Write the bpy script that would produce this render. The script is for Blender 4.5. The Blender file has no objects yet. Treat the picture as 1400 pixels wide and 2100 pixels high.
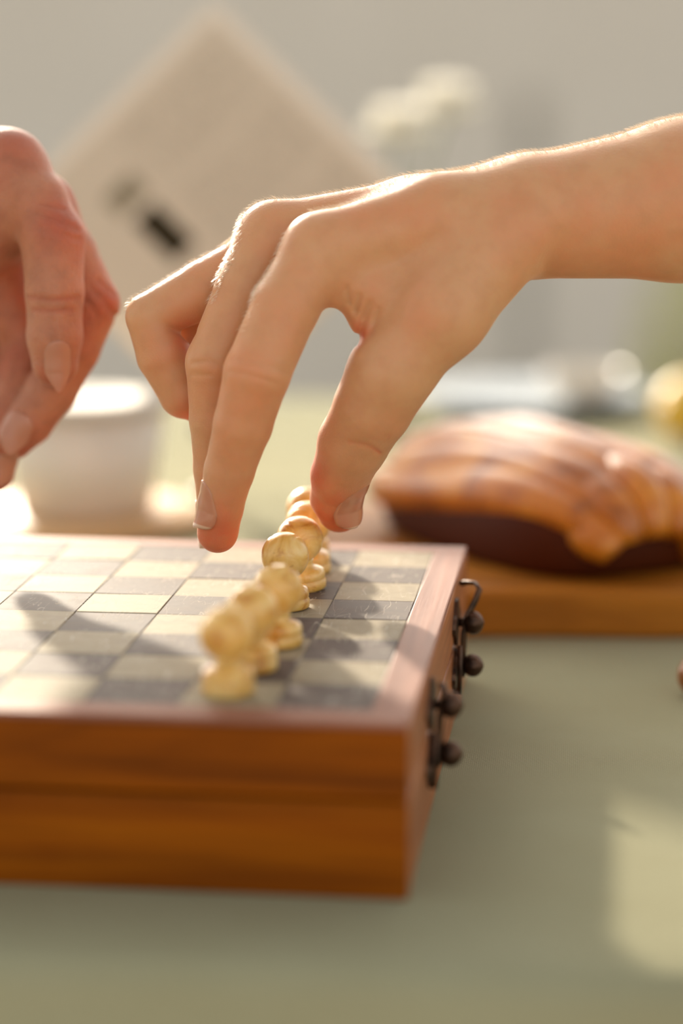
import bpy, bmesh, math, random
import numpy as np
from mathutils import Vector, Matrix, noise

# ------------------------------------------------------------------ camera, world, sun, exposure
S = 0.02                                   # one board square is 2 cm; all lengths below are in squares
F_PX = 4800.0
CAM = np.array([10.4006677, -22.8650645, 8.26275701])
RX, RZ = 1.38356843, 0.117815227
_cx, _sx, _cz, _sz = math.cos(RX), math.sin(RX), math.cos(RZ), math.sin(RZ)
ROT = np.array([[_cz, -_sz, 0], [_sz, _cz, 0], [0, 0, 1]]) @ np.array([[1, 0, 0], [0, _cx, -_sx], [0, _sx, _cx]])
scene = bpy.context.scene
col = scene.collection
cam_d = bpy.data.cameras.new('camera')
cam = bpy.data.objects.new('camera', cam_d)
col.objects.link(cam)
cam.location = CAM * S
cam.rotation_euler = (RX, 0, RZ)
cam_d.sensor_fit = 'VERTICAL'
cam_d.sensor_height = 36.0
cam_d.lens = F_PX / 2100 * 36.0
cam_d.clip_start = 0.01
cam_d.clip_end = 100
cam_d.dof.use_dof = True
cam_d.dof.focus_distance = 28.5 * S
cam_d.dof.aperture_fstop = 4.1
cam_d.dof.aperture_blades = 0
scene.camera = cam

world = bpy.data.worlds.new('sky')
scene.world = world
world.use_nodes = True
SUN_EL, SUN_AZ = math.radians(20.5), RZ + math.radians(18.1)     # low, behind the table and to the left
wt = world.node_tree
bg = wt.nodes['Background']
sky = wt.nodes.new('ShaderNodeTexSky')                       # hazy evening sky, brighter towards the sun
sky.sky_type = 'NISHITA'
sky.sun_disc = False
sky.sun_elevation = SUN_EL
sky.sun_rotation = -SUN_AZ
sky.air_density = 1.0
sky.dust_density = 3.0
sky.ozone_density = 1.0
hs = wt.nodes.new('ShaderNodeHueSaturation'); hs.inputs['Saturation'].default_value = 0.25
tint = wt.nodes.new('ShaderNodeMix'); tint.data_type = 'RGBA'; tint.blend_type = 'MULTIPLY'
tint.inputs[0].default_value = 1.0; tint.inputs[7].default_value = (1.0, 0.95, 0.86, 1)
wt.links.new(sky.outputs[0], hs.inputs['Color']); wt.links.new(hs.outputs[0], tint.inputs[6]); wt.links.new(tint.outputs[2], bg.inputs['Color'])
bg.inputs['Strength'].default_value = 0.30

sun_d = bpy.data.lights.new('sun', 'SUN')
sun = bpy.data.objects.new('sun', sun_d)
col.objects.link(sun)
sun_d.energy = 5.8
sun_d.angle = math.radians(2.5)
sun_d.color = (1.0, 0.88, 0.70)
to_sun = Vector((-math.sin(SUN_AZ) * math.cos(SUN_EL), math.cos(SUN_AZ) * math.cos(SUN_EL), math.sin(SUN_EL)))
sun.rotation_euler = to_sun.to_track_quat('Z', 'Y').to_euler()

scene.view_settings.view_transform = 'Standard'
scene.view_settings.look = 'None'
scene.view_settings.exposure = 0.28
scene.view_settings.gamma = 1.0
scene.view_settings.use_curve_mapping = False

# ------------------------------------------------------------------ helpers
random.seed(4)
rng = np.random.default_rng(7)

def U(px, py, d):
    """world point (in squares) seen at a picture point, at a given distance along the view"""
    return CAM + ROT @ np.array([(px - 700) * d / F_PX, -(py - 1050) * d / F_PX, -d])

def on_table(px, py, z=0.0):
    v = ROT @ np.array([(px - 700) / F_PX, -(py - 1050) / F_PX, -1.0])
    return CAM + v * ((z - CAM[2]) / v[2])

def lin(r, g, b):
    f = lambda c: (c / 255 / 12.92) if c <= 10 else ((c / 255 + 0.055) / 1.055) ** 2.4
    return (f(r), f(g), f(b), 1.0)

def tag(o, label=None, cat=None, group=None, kind=None):
    if label: o['label'] = label
    if cat: o['category'] = cat
    if group: o['group'] = group
    if kind: o['kind'] = kind
    return o

def empty(name, loc=(0, 0, 0)):
    o = bpy.data.objects.new(name, None)
    o.location = Vector(loc) * S
    o.empty_display_size = 0.01
    col.objects.link(o)
    return o

def link(name, me, mat, parent=None, loc=None, rot=None):
    o = bpy.data.objects.new(name, me)
    if mat is not None and not me.materials:
        me.materials.append(mat)
    col.objects.link(o)
    if parent is not None: o.parent = parent
    if loc is not None: o.location = Vector(loc) * S
    if rot is not None: o.rotation_euler = rot
    return o

def to_mesh(bm, name, smooth=True):
    for v in bm.verts: v.co *= S
    me = bpy.data.meshes.new(name)
    bm.to_mesh(me); bm.free()
    if smooth:
        for p in me.polygons: p.use_smooth = True
    return me

def box_bm(x0, x1, y0, y1, z0, z1, bev=0.0, seg=2):
    bm = bmesh.new()
    bmesh.ops.create_cube(bm, size=1)
    for v in bm.verts:
        v.co = Vector((x0 + (v.co.x + .5) * (x1 - x0), y0 + (v.co.y + .5) * (y1 - y0), z0 + (v.co.z + .5) * (z1 - z0)))
    if bev > 0:
        bmesh.ops.bevel(bm, geom=bm.edges[:], offset=bev, segments=seg, profile=0.5, affect='EDGES')
    return bm

def box(name, ext, mat, parent=None, bev=0.0, seg=2, loc=None, rot=None, smooth=False):
    return link(name, to_mesh(box_bm(*ext, bev, seg), name, smooth), mat, parent, loc, rot)

def lathe_bm(prof, n=48, rfun=None, close=True):
    bm = bmesh.new(); rings = []
    for (r, z) in prof:
        if r < 1e-6:
            rings.append([bm.verts.new((0, 0, z))])
        else:
            ring = []
            for i in range(n):
                a = 2 * math.pi * i / n
                rr = r if rfun is None else rfun(r, z, a)
                ring.append(bm.verts.new((rr * math.cos(a), rr * math.sin(a), z)))
            rings.append(ring)
    for a, b in zip(rings, rings[1:]):
        for i in range(n):
            j = (i + 1) % n
            if len(a) == 1 and len(b) == 1: continue
            if len(a) == 1: bm.faces.new((a[0], b[j], b[i]))
            elif len(b) == 1: bm.faces.new((a[i], a[j], b[0]))
            else: bm.faces.new((a[i], a[j], b[j], b[i]))
    bmesh.ops.recalc_face_normals(bm, faces=bm.faces[:])
    return bm

def tube_bm(pts, rad, n=12, flat=None, bm=None):
    """tube along points; rad a number or a list; flat squeezes the section along one axis"""
    bm = bm or bmesh.new()
    P = [Vector(p) for p in pts]
    R = rad if hasattr(rad, '__len__') else [rad] * len(P)
    t0 = (P[1] - P[0]).normalized()
    nrm = t0.orthogonal().normalized()
    rings = []
    for i, p in enumerate(P):
        t = (P[min(i + 1, len(P) - 1)] - P[max(i - 1, 0)]).normalized()
        nrm = (nrm - t * nrm.dot(t)).normalized()
        b = t.cross(nrm)
        rings.append([bm.verts.new(p + (nrm * math.cos(2 * math.pi * k / n) + b * math.sin(2 * math.pi * k / n) * (flat or 1)) * R[i]) for k in range(n)])
    for a, b in zip(rings, rings[1:]):
        for k in range(n):
            bm.faces.new((a[k], a[(k + 1) % n], b[(k + 1) % n], b[k]))
    bm.faces.new(rings[0][::-1]); bm.faces.new(rings[-1])
    return bm

# ------------------------------------------------------------------ materials
class NT:
    def __init__(s, name):
        s.m = bpy.data.materials.new(name); s.m.use_nodes = True
        s.t = s.m.node_tree; s.b = s.t.nodes['Principled BSDF']
    def n(s, typ, ins=None, **kw):
        x = s.t.nodes.new(typ)
        for k, v in kw.items(): setattr(x, k, v)
        for k, v in (ins or {}).items():
            if isinstance(v, bpy.types.NodeSocket): s.t.links.new(v, x.inputs[k])
            else: x.inputs[k].default_value = v
        return x
    def set(s, **kw):
        for k, v in kw.items():
            k = k.replace('_', ' ')
            if isinstance(v, bpy.types.NodeSocket): s.t.links.new(v, s.b.inputs[k])
            else: s.b.inputs[k].default_value = v
    def coord(s, which='Object', scale=(1, 1, 1), rot=(0, 0, 0), loc=(0, 0, 0)):
        c = s.n('ShaderNodeTexCoord')
        m = s.n('ShaderNodeMapping', {'Vector': c.outputs[which], 'Scale': scale, 'Rotation': rot, 'Location': loc})
        return m.outputs['Vector']
    def noise(s, vec, scale, detail=3, rough=0.5, dist=0.0):
        return s.n('ShaderNodeTexNoise', {'Vector': vec, 'Scale': scale, 'Detail': detail, 'Roughness': rough, 'Distortion': dist}).outputs['Fac']
    def ramp(s, fac, stops, interp='LINEAR'):
        x = s.n('ShaderNodeValToRGB', {'Fac': fac})
        x.color_ramp.interpolation = interp
        e = x.color_ramp.elements
        while len(e) < len(stops): e.new(0.5)
        for el, (p, c) in zip(e, stops):
            el.position = p; el.color = c if len(c) == 4 else (*c, 1)
        return x.outputs['Color']
    def mix(s, fac, a, b, mode='MIX'):
        x = s.n('ShaderNodeMix', data_type='RGBA', blend_type=mode)
        for sock, v in ((x.inputs[0], fac), (x.inputs[6], a), (x.inputs[7], b)):
            if isinstance(v, bpy.types.NodeSocket): s.t.links.new(v, sock)
            else: sock.default_value = v
        return x.outputs[2]
    def math(s, op, a, b=0.0, clamp=False):
        x = s.n('ShaderNodeMath', operation=op, use_clamp=clamp)
        for i, v in enumerate((a, b)):
            if isinstance(v, bpy.types.NodeSocket): s.t.links.new(v, x.inputs[i])
            else: x.inputs[i].default_value = v
        return x.outputs[0]
    def bump(s, h, strength=0.3, dist=0.001, normal=None):
        ins = {'Height': h, 'Strength': strength, 'Distance': dist}
        if normal is not None: ins['Normal'] = normal
        return s.n('ShaderNodeBump', ins).outputs['Normal']

def plain(name, c, rough=0.5, **kw):
    m = NT(name)
    v = m.noise(m.coord(), 60, 3)
    m.set(Base_Color=m.ramp(v, [(0.3, tuple(x * 0.88 for x in c[:3])), (0.7, c[:3])]), Roughness=rough, **kw)
    return m.m

def skin_mat(name, base, red, dark, wr=0.3, flush=lin(206, 92, 58)):
    m = NT(name); v = m.coord()
    n1 = m.noise(v, 45, 4, 0.55)
    c = m.mix(m.ramp(n1, [(0.40, (0, 0, 0)), (0.68, (1, 1, 1))]), base, red)
    n2 = m.noise(v, 220, 3)
    fl = m.n('ShaderNodeAttribute', attribute_name='flush').outputs['Fac']
    c = m.mix(m.math('MULTIPLY', fl, 0.85), c, flush)
    c = m.mix(m.ramp(n2, [(0.45, (0, 0, 0)), (0.8, (.55, .55, .55))]), c, dark)
    pore = m.n('ShaderNodeTexVoronoi', {'Vector': v, 'Scale': 1500.0}, feature='DISTANCE_TO_EDGE').outputs['Distance']
    fine = m.noise(m.coord(scale=(1, 1.6, 1)), 900, 3)
    h = m.math('ADD', m.math('MULTIPLY', pore, 0.6), fine)
    m.set(Base_Color=c, Roughness=0.46, Normal=m.bump(h, wr, 0.0004), Specular_IOR_Level=0.45,
          Subsurface_Weight=0.55, Subsurface_Scale=0.0022, Subsurface_Radius=(1.0, 0.32, 0.14))
    m.set(Sheen_Weight=0.12, Sheen_Roughness=0.35)
    m.set(Sheen_Tint=(1.0, 0.93, 0.85, 1))
    return m.m

def wood_mat(name, a, b, c, axis=0, scale=1.0, rough=0.45, coat=0.0, spec=0.5):
    m = NT(name)
    sc = [45 * scale] * 3; sc[axis] = 4.5 * scale
    v = m.coord(scale=sc)
    n1 = m.noise(v, 1.6, 5, 0.6, 1.2)
    sc2 = [260 * scale] * 3; sc2[axis] = 9 * scale
    n2 = m.noise(m.coord(scale=sc2), 1.5, 3, 0.6)
    col1 = m.ramp(n1, [(0.28, a), (0.5, b), (0.72, c)])
    col2 = m.mix(m.ramp(n2, [(0.35, (.35, .35, .35)), (0.62, (0, 0, 0))]), col1, tuple(x * .45 for x in a[:3]) + (1,))
    m.set(Base_Color=col2, Roughness=rough, Normal=m.bump(n2, 0.25, 0.0005), Coat_Weight=coat, Coat_Roughness=0.2, Specular_IOR_Level=spec)
    return m.m

M = {}
M['skin_child'] = skin_mat('child_skin', lin(204, 152, 109), lin(206, 138, 95), lin(190, 134, 91), 0.22)
M['skin_adult'] = skin_mat('adult_skin', lin(186, 122, 90), lin(178, 98, 68), lin(146, 88, 62), 1.0, lin(172, 80, 52))
M['nail'] = NT('nail')
M['nail'].set(Base_Color=lin(190, 128, 98), Roughness=0.22, Subsurface_Weight=0.4, Subsurface_Scale=0.001, Subsurface_Radius=(1, .5, .4), Coat_Weight=0.4)
M['nail'] = M['nail'].m
M['nail_tip'] = plain('nail_tip', lin(216, 178, 150), 0.3)
na = NT('adult_nail'); na.set(Base_Color=lin(182, 124, 98), Roughness=0.3, Subsurface_Weight=0.3, Subsurface_Scale=0.001); M['nail_adult'] = na.m
hm = NT('fine_hair'); hm.set(Base_Color=lin(245, 228, 200), Roughness=0.35, Transmission_Weight=0.3); M['hair'] = hm.m
M['box_wood'] = wood_mat('orange_box_wood', lin(94, 44, 0), lin(134, 67, 0), lin(154, 83, 1), 0, 1.0, 0.6, 0, .1)
M['box_side'] = wood_mat('box_side_wood', lin(130, 70, 30), lin(170, 100, 52), lin(190, 122, 74), 1, 1.0, 0.45)
M['frame_wood'] = wood_mat('reddish_frame_wood', lin(122, 74, 56), lin(148, 98, 78), lin(160, 112, 92), 1, 1.0, 0.55, 0, .2)
M['slab_wood'] = wood_mat('slab_wood', lin(116, 64, 8), lin(166, 102, 22), lin(190, 124, 38), 0, 0.6, 0.6, 0, .2)
M['coaster_wood'] = wood_mat('coaster_wood', lin(196, 150, 96), lin(214, 172, 120), lin(226, 190, 142), 0, 0.6, 0.5)

def tile_mat(name, a, b, c):
    m = NT(name)
    info = m.n('ShaderNodeObjectInfo')
    cc = m.n('ShaderNodeTexCoord')
    off = m.n('ShaderNodeVectorMath', {0: cc.outputs['Object'], 1: info.outputs['Location']}, operation='ADD').outputs[0]
    mp = m.n('ShaderNodeMapping', {'Vector': off, 'Scale': (1, 1.3, 1), 'Rotation': (0, 0, 0.4)}).outputs['Vector']
    n1 = m.noise(mp, 130, 5, 0.6, 0.6)
    base = m.ramp(n1, [(0.3, a), (0.5, b), (0.72, c)])
    fac = m.math('MULTIPLY', m.math('SUBTRACT', info.outputs['Random'], 0.5), 0.35)
    base = m.mix(m.math('ABSOLUTE', fac), base, a)
    # worn hairline scratches
    lines = None
    for k, (ang, sc, th) in enumerate(((0.5, 150, .005), (-0.75, 190, .005), (1.35, 130, .004))):
        mv = m.n('ShaderNodeMapping', {'Vector': off, 'Rotation': (0, 0, ang), 'Scale': (1, .16, 1), 'Location': (k * .3, 0, 0)}).outputs['Vector']
        nz = m.noise(mv, sc, 2, 0.5, 1.2)
        ln = m.math('LESS_THAN', m.math('ABSOLUTE', m.math('SUBTRACT', nz, 0.5)), th)
        mask = m.math('GREATER_THAN', m.noise(mp, 70 + 17 * k, 2), 0.53)
        ln = m.math('MULTIPLY', ln, mask)
        lines = ln if lines is None else m.math('MAXIMUM', lines, ln)
    base = m.mix(m.math('MULTIPLY', lines, 0.5), base, lin(214, 206, 192))
    rough = m.math('ADD', m.math('MULTIPLY', n1, 0.25), 0.48)
    rough = m.math('ADD', rough, m.math('MULTIPLY', lines, 0.25))
    m.set(Base_Color=base, Roughness=rough, Normal=m.bump(m.math('SUBTRACT', n1, lines), 0.12, 0.0004), Specular_IOR_Level=0.12)
    return m.m
M['tile_light'] = tile_mat('cream_stone_tile', lin(130, 116, 93), lin(151, 138, 113), lin(161, 149, 127))
M['tile_dark'] = tile_mat('grey_brown_stone_tile', lin(74, 62, 56), lin(96, 84, 77), lin(108, 96, 88))
M['joint'] = plain('dark_joint', lin(120, 100, 82), 0.7)

pm = NT('onyx'); v = pm.coord(); inf = pm.n('ShaderNodeObjectInfo')
vo = pm.n('ShaderNodeVectorMath', {0: v, 1: inf.outputs['Location']}, operation='ADD').outputs[0]
n1 = pm.noise(vo, 120, 5, 0.6, 1.5)
c1 = pm.ramp(n1, [(0.3, lin(186, 122, 36)), (0.47, lin(222, 176, 92)), (0.7, lin(236, 204, 138))])
n2 = pm.noise(vo, 420, 3, 0.6)
c1 = pm.mix(pm.ramp(n2, [(0.66, (0, 0, 0)), (0.76, (.7, .7, .7))]), c1, lin(150, 96, 34))
pm.set(Base_Color=c1, Roughness=0.3, Normal=pm.bump(n2, 0.1, 0.0005), Subsurface_Weight=0.6, Subsurface_Scale=0.003, Subsurface_Radius=(1, .7, .35), Coat_Weight=0.3, Coat_Roughness=0.15)
M['onyx'] = pm.m
M['brown_stone'] = plain('brown_stone', lin(150, 92, 40), 0.35)
im = NT('dark_iron'); v = im.coord()
n = im.noise(v, 300, 4)
im.set(Base_Color=im.ramp(n, [(0.35, lin(52, 38, 30)), (0.7, lin(104, 72, 52))]), Metallic=0.75, Roughness=0.42, Normal=im.bump(n, 0.5, 0.0006))
M['iron'] = im.m

cm = NT('sage_cloth'); v = cm.coord()
w1 = cm.n('ShaderNodeTexWave', {'Vector': cm.coord(rot=(0, 0, 0.62)), 'Scale': 520.0, 'Distortion': 1.2, 'Detail': 1.0, 'Detail Scale': 2.0}, bands_direction='X').outputs['Fac']
w2 = cm.n('ShaderNodeTexWave', {'Vector': cm.coord(rot=(0, 0, 0.62)), 'Scale': 360.0, 'Distortion': 1.2, 'Detail': 1.0, 'Detail Scale': 2.0}, bands_direction='Y').outputs['Fac']
wv = cm.math('MULTIPLY', w1, w2)
big = cm.noise(v, 18, 4)
cc = cm.mix(cm.ramp(big, [(0.35, (0, 0, 0)), (0.65, (1, 1, 1))]), lin(146, 142, 113), lin(152, 149, 121))
cc = cm.mix(cm.math('MULTIPLY', wv, 0.5), cc, lin(168, 165, 138))
cm.set(Base_Color=cc, Roughness=0.9, Normal=cm.bump(wv, 0.5, 0.0004), Specular_IOR_Level=0.05)
M['cloth'] = cm.m

# ------------------------------------------------------------------ structure
ZG = -37.0                                 # ground, 74 cm below the cloth
def wallmat():
    m = NT('pale_render'); v = m.coord()
    n = m.noise(v, 3, 5); f = m.noise(v, 60, 4)
    m.set(Base_Color=m.mix(m.ramp(n, [(0.3, (0, 0, 0)), (0.7, (1, 1, 1))]), lin(207, 200, 189), lin(214, 207, 197)), Roughness=0.9, Normal=m.bump(f, 0.4, 0.004))
    return m.m
M['wall'] = wallmat()
gm = NT('pale_paving'); v = gm.coord(); n = gm.noise(v, 8, 5)
gm.set(Base_Color=gm.ramp(n, [(0.3, lin(176, 164, 146)), (0.7, lin(198, 187, 170))]), Roughness=0.85, Normal=gm.bump(gm.noise(v, 90, 3), 0.3, 0.003))
M['paving'] = gm.m
tag(box('floor', (-900, 900, -900, 262, ZG - 4, ZG), M['paving']), kind='structure')
tag(box('wall_back', (-420, 420, 250, 262, ZG, ZG + 62), M['wall']), kind='structure')
tag(box('trim_1', (-420, 420, 248, 264, ZG + 62, ZG + 65), M['wall'], bev=0.6), kind='structure')

# ------------------------------------------------------------------ table and cloth
TROT = 0.033
def table():
    t = empty('table', (5, -2.3, ZG))
    t.rotation_euler.z = TROT
    wm = wood_mat('table_wood', lin(96, 62, 36), lin(120, 80, 48), lin(136, 94, 60), 0, 0.4)
    box('table_top', (-32, 38, .15, 38.2, -ZG - 1.6, -ZG - .06), wm, t, 0.1)
    for x in (-29, 35):
        for y in (3, 35):
            box('leg', (x - 1.2, x + 1.2, y - 1.2, y + 1.2, 0, -ZG - 1.6), wm, t, 0.1)
    tag(t, 'wooden table hidden under the sage green cloth', 'table')
    # cloth: flat top, rounded edge, wavy skirt
    xs = [-33 + i * 0.75 for i in range(97)]
    bm = bmesh.new()
    prof = []                              # (y, z, waviness) from back hem over the top to the front hem
    H = 13.0
    for k in range(9): prof.append((38.5, -H + k * (H - .3) / 8, (8 - k) / 8))
    for k in range(5):
        a = math.pi / 2 * k / 4; prof.append((38.5 - .35 * (1 - math.cos(a)), -.35 + .35 * math.sin(a), 0))
    for k in range(1, 60): prof.append((38.15 - k * (38.0 / 60), 0, 0))
    for k in range(5):
        a = math.pi / 2 * k / 4; prof.append((.15 - .35 * math.sin(a), -.35 + .35 * math.cos(a), 0))
    for k in range(1, 9): prof.append((-.2, -.35 - k * (H - .35) / 8, k / 8))
    rows = []
    for (y, z, w) in prof:
        sgn = -1 if y < 10 else 1
        rows.append([bm.verts.new((x, y + sgn * w * (.55 + .9 * (0.5 + .5 * math.sin(x * .55 + 1.3 * math.sin(x * .13)))), z)) for x in xs])
    for a, b in zip(rows, rows[1:]):
        for i in range(len(xs) - 1):
            bm.faces.new((a[i], a[i + 1], b[i + 1], b[i]))
    bmesh.ops.recalc_face_normals(bm, faces=bm.faces[:])
    me = to_mesh(bm, 'tablecloth')
    o = link('tablecloth', me, M['cloth'], None, (5, -2.3, 0), (0, 0, TROT))
    sm = o.modifiers.new('thickness', 'SOLIDIFY'); sm.thickness = 0.0008; sm.offset = -1
    tag(o, 'sage green woven cloth spread over the table', 'tablecloth')
table()

# ------------------------------------------------------------------ chess box
ZT = 1.85
def chess_box():
    g = empty('chess_box', (4, 4, 0))
    def part(name, ext, mat, bev, parent=g, seg=2):
        e = (ext[0] - 4, ext[1] - 4, ext[2] - 4, ext[3] - 4, ext[4], ext[5])
        return box(name, e, mat, parent, bev, seg)
    X0, X1, Y0, Y1 = -.42, 8.42, -.45, 8.42
    # two folding halves, each of four side boards and a panel
    for nm, z0, z1 in (('lower_half', .0, 1.02), ('upper_half', 1.05, 1.79)):
        h = part(nm, (X0 + .3, X1 - .3, Y0 + .3, Y1 - .3, z0 + .02, z1), M['joint'], 0.0)
        for sn, ext, mt in (('side_board', (X0, X1, Y0, Y0 + .32, z0, z1), 'box_wood'), ('side_board', (X0, X1, Y1 - .32, Y1, z0, z1), 'box_wood'),
                            ('side_board', (X1 - .32, X1 + .002, Y0 + .008, Y1 - .008, z0 + .004, z1 - .004), 'box_side'), ('side_board', (X0 - .002, X0 + .32, Y0 + .008, Y1 - .008, z0 + .004, z1 - .004), 'box_side')):
            part(sn, ext, M[mt], 0.035, h)
    for ext in ((X0, X1, Y0, -.002, 1.79, ZT + .006), (X0, X1, 8.002, Y1, 1.79, ZT + .006)):
        part('frame_strip', ext, M['frame_x'], 0.018)
    for ext in ((X0, -.002, -.002, 8.002, 1.79, ZT + .005), (8.002, X1, -.002, 8.002, 1.79, ZT + .005)):
        part('frame_strip', ext, M['frame_wood'], 0.018)
    part('board_backing', (-.01, 8.01, -.01, 8.01, 1.79, 1.815), M['joint'], 0)
    ml = to_mesh(box_bm(-.4985, .4985, -.4985, .4985, -.04, 0, 0.008, 1), 'board_square', False)
    ml.materials.append(M['tile_light'])
    mdk = ml.copy(); mdk.materials.clear(); mdk.materials.append(M['tile_dark'])
    for i in range(8):
        for j in range(8):
            light = (i + j) % 2 == 0       # near right corner square (7, 0) is dark
            o = link('board_square', ml if light else mdk, None, g, (i + .5 - 4, j + .5 - 4, ZT + random.uniform(-.004, .004)))
            o.rotation_euler = (random.uniform(-.004, .004), random.uniform(-.004, .004), 0)
    # dark iron clasps with ball knobs on the right side
    for Y, swing in ((6.1, True), (2.15, False)):
        cl = empty('clasp', (X1 - 4, Y - 4, 0)); cl.parent = g
        for z0, z1 in ((1.08, 1.62), (.42, .98)):
            bm = bmesh.new()                # scalloped plate
            out = []
            for k in range(28):
                a = 2 * math.pi * k / 28
                r = 1 + .16 * math.cos(4 * a)
                out.append((.42 * r * math.cos(a), (z0 + z1) / 2 + .27 * r * math.sin(a)))
            f0 = [bm.verts.new((.004, y, z)) for y, z in out]; f1 = [bm.verts.new((.05, y * .96, z)) for y, z in out]
            bm.faces.new(f0[::-1]); bm.faces.new(f1)
            for k in range(28): bm.faces.new((f0[k], f0[(k + 1) % 28], f1[(k + 1) % 28], f1[k]))
            bmesh.ops.recalc_face_normals(bm, faces=bm.faces[:])
            link('plate', to_mesh(bm, 'plate', False), M['iron'], cl)
        for zc in (1.33, .77):
            prof = [(0.0, .03), (.055, .03), (.055, .09), (.08, .10)]
            for k in range(1, 12):
                a = -math.pi / 2 + math.pi * k / 12
                prof.append((.145 * math.cos(a), .235 + .135 * math.sin(a)))
            prof += [(.03, .372), (0, .374)]
            kb = lathe_bm(prof, 28, lambda r, z, a: r * (1 + .05 * math.cos(8 * a)) if .1 < z < .36 else r)
            link('knob', to_mesh(kb, 'knob'), M['iron'], cl, (0, 0.05, zc), (0, math.pi / 2, 0))
        # hooked hasp strap between the two knobs
        pts = [(.10, .05, .62), (.11, .02, .9), (.12, .0, 1.2), (.16, .03, 1.42)]
        if swing: pts += [(.26, .12, 1.62), (.30, .2, 1.74), (.24, .3, 1.79), (.12, .42, 1.77), (.04, .46, 1.74)]
        else: pts += [(.16, .05, 1.5), (.12, .1, 1.56)]
        link('hasp', to_mesh(tube_bm(pts, .05, 10, .55), 'hasp'), M['iron'], cl)
        link('pin', to_mesh(tube_bm([(.09, -.38, .5), (.1, -.36, .8), (.09, -.34, 1.12)], .03, 8), 'pin'), M['iron'], cl)
    tag(g, 'folding wooden chess box with cream and grey stone squares on top', 'chess board')
M['frame_x'] = wood_mat('reddish_frame_wood_across', lin(122, 74, 56), lin(148, 98, 78), lin(160, 112, 92), 0, 1.0, 0.55, 0, .2)
chess_box()

# ------------------------------------------------------------------ pawns
def pawn_meshes(mat):
    prof = [(0, 0), (.255, 0), (.275, .015), (.28, .05), (.28, .11), (.268, .125), (.268, .14), (.276, .15), (.276, .21), (.255, .25), (.2, .275),
            (.15, .29), (.135, .32), (.135, .35), (.15, .375), (.1, .385), (0, .385)]
    base = to_mesh(lathe_bm(prof, 72, lambda r, z, a: r * (1 - .03 * (0.5 + .5 * math.cos(24 * a))) if .2 < z < .26 else r), 'base')
    bm = bmesh.new()
    bmesh.ops.create_uvsphere(bm, u_segments=64, v_segments=48, radius=1)
    for v in bm.verts:
        d = v.co.normalized()
        gr = sum(math.exp(-((d.x - q) / .045) ** 2) for q in (-.52, .52))
        r = .292 * (1 - .045 * gr) * (1 - .03 * max(0, abs(d.x) - .55))
        v.co = d * r
        if d.z > .96: v.co.z = min(v.co.z, .2865)
        v.co.z += .64
    head = to_mesh(bm, 'head')
    base.materials.append(mat); head.materials.append(mat)
    return base, head
pb, ph = pawn_meshes(M['onyx'])
def pawn(x, y, z, yaw, label, lean=(0, 0), meshes=(pb, ph), group='cream pawns lined up on the chess box'):
    p = empty('pawn', (x, y, z)); p.rotation_euler = (lean[0], lean[1], yaw)
    link('base', meshes[0], None, p); link('head', meshes[1], None, p)
    tag(p, label, 'chess piece', group)
    return p
PZ = ZT + .006
pawn(6.44, .52, PZ, .9, 'cream stone pawn nearest the front edge of the chess box', (0.02, -.03))
pawn(6.54, 1.5, PZ, 2.0, 'blurred cream pawn standing second from the front edge of the board')
pawn(6.66, 2.62, PZ, .3, 'cream pawn third from the front edge, just before the empty square')
pawn(6.50, 4.46, PZ, -.25, 'sharp honey coloured pawn just behind the empty square', (0, -.03))
pawn(6.57, 5.55, PZ, .62, 'greyish cream pawn beside the thumb tip, standing on a dark square', (0, -.10))
pawn(6.50, 6.55, PZ, 1.2, 'cream pawn partly hidden by the thumb, second from the far edge', (0, -.05))
pawn(6.36, 7.5, PZ, .1, 'cream pawn in the farthest row of the board behind the thumb')
bm_pb = pawn_meshes(M['brown_stone'])
lp = pawn(*on_table(1530, 1428)[:2], .285, 0, 'brown stone piece lying on the cloth at the right picture edge', (0, -math.pi / 2), bm_pb, 'taken pieces')
del lp['group']
lp.rotation_euler = (0, -math.pi / 2 - .02, .1)
lp.location.z = .289 * S

# ------------------------------------------------------------------ hands: smooth solid built from tapered limbs
def cpt(px, py, d, r):                     # limb point in view-aligned axes (x right, y up, z towards viewer), in squares
    return ((px - 700) * d / F_PX, -(py - 1050) * d / F_PX, -d, r * d / F_PX)

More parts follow.
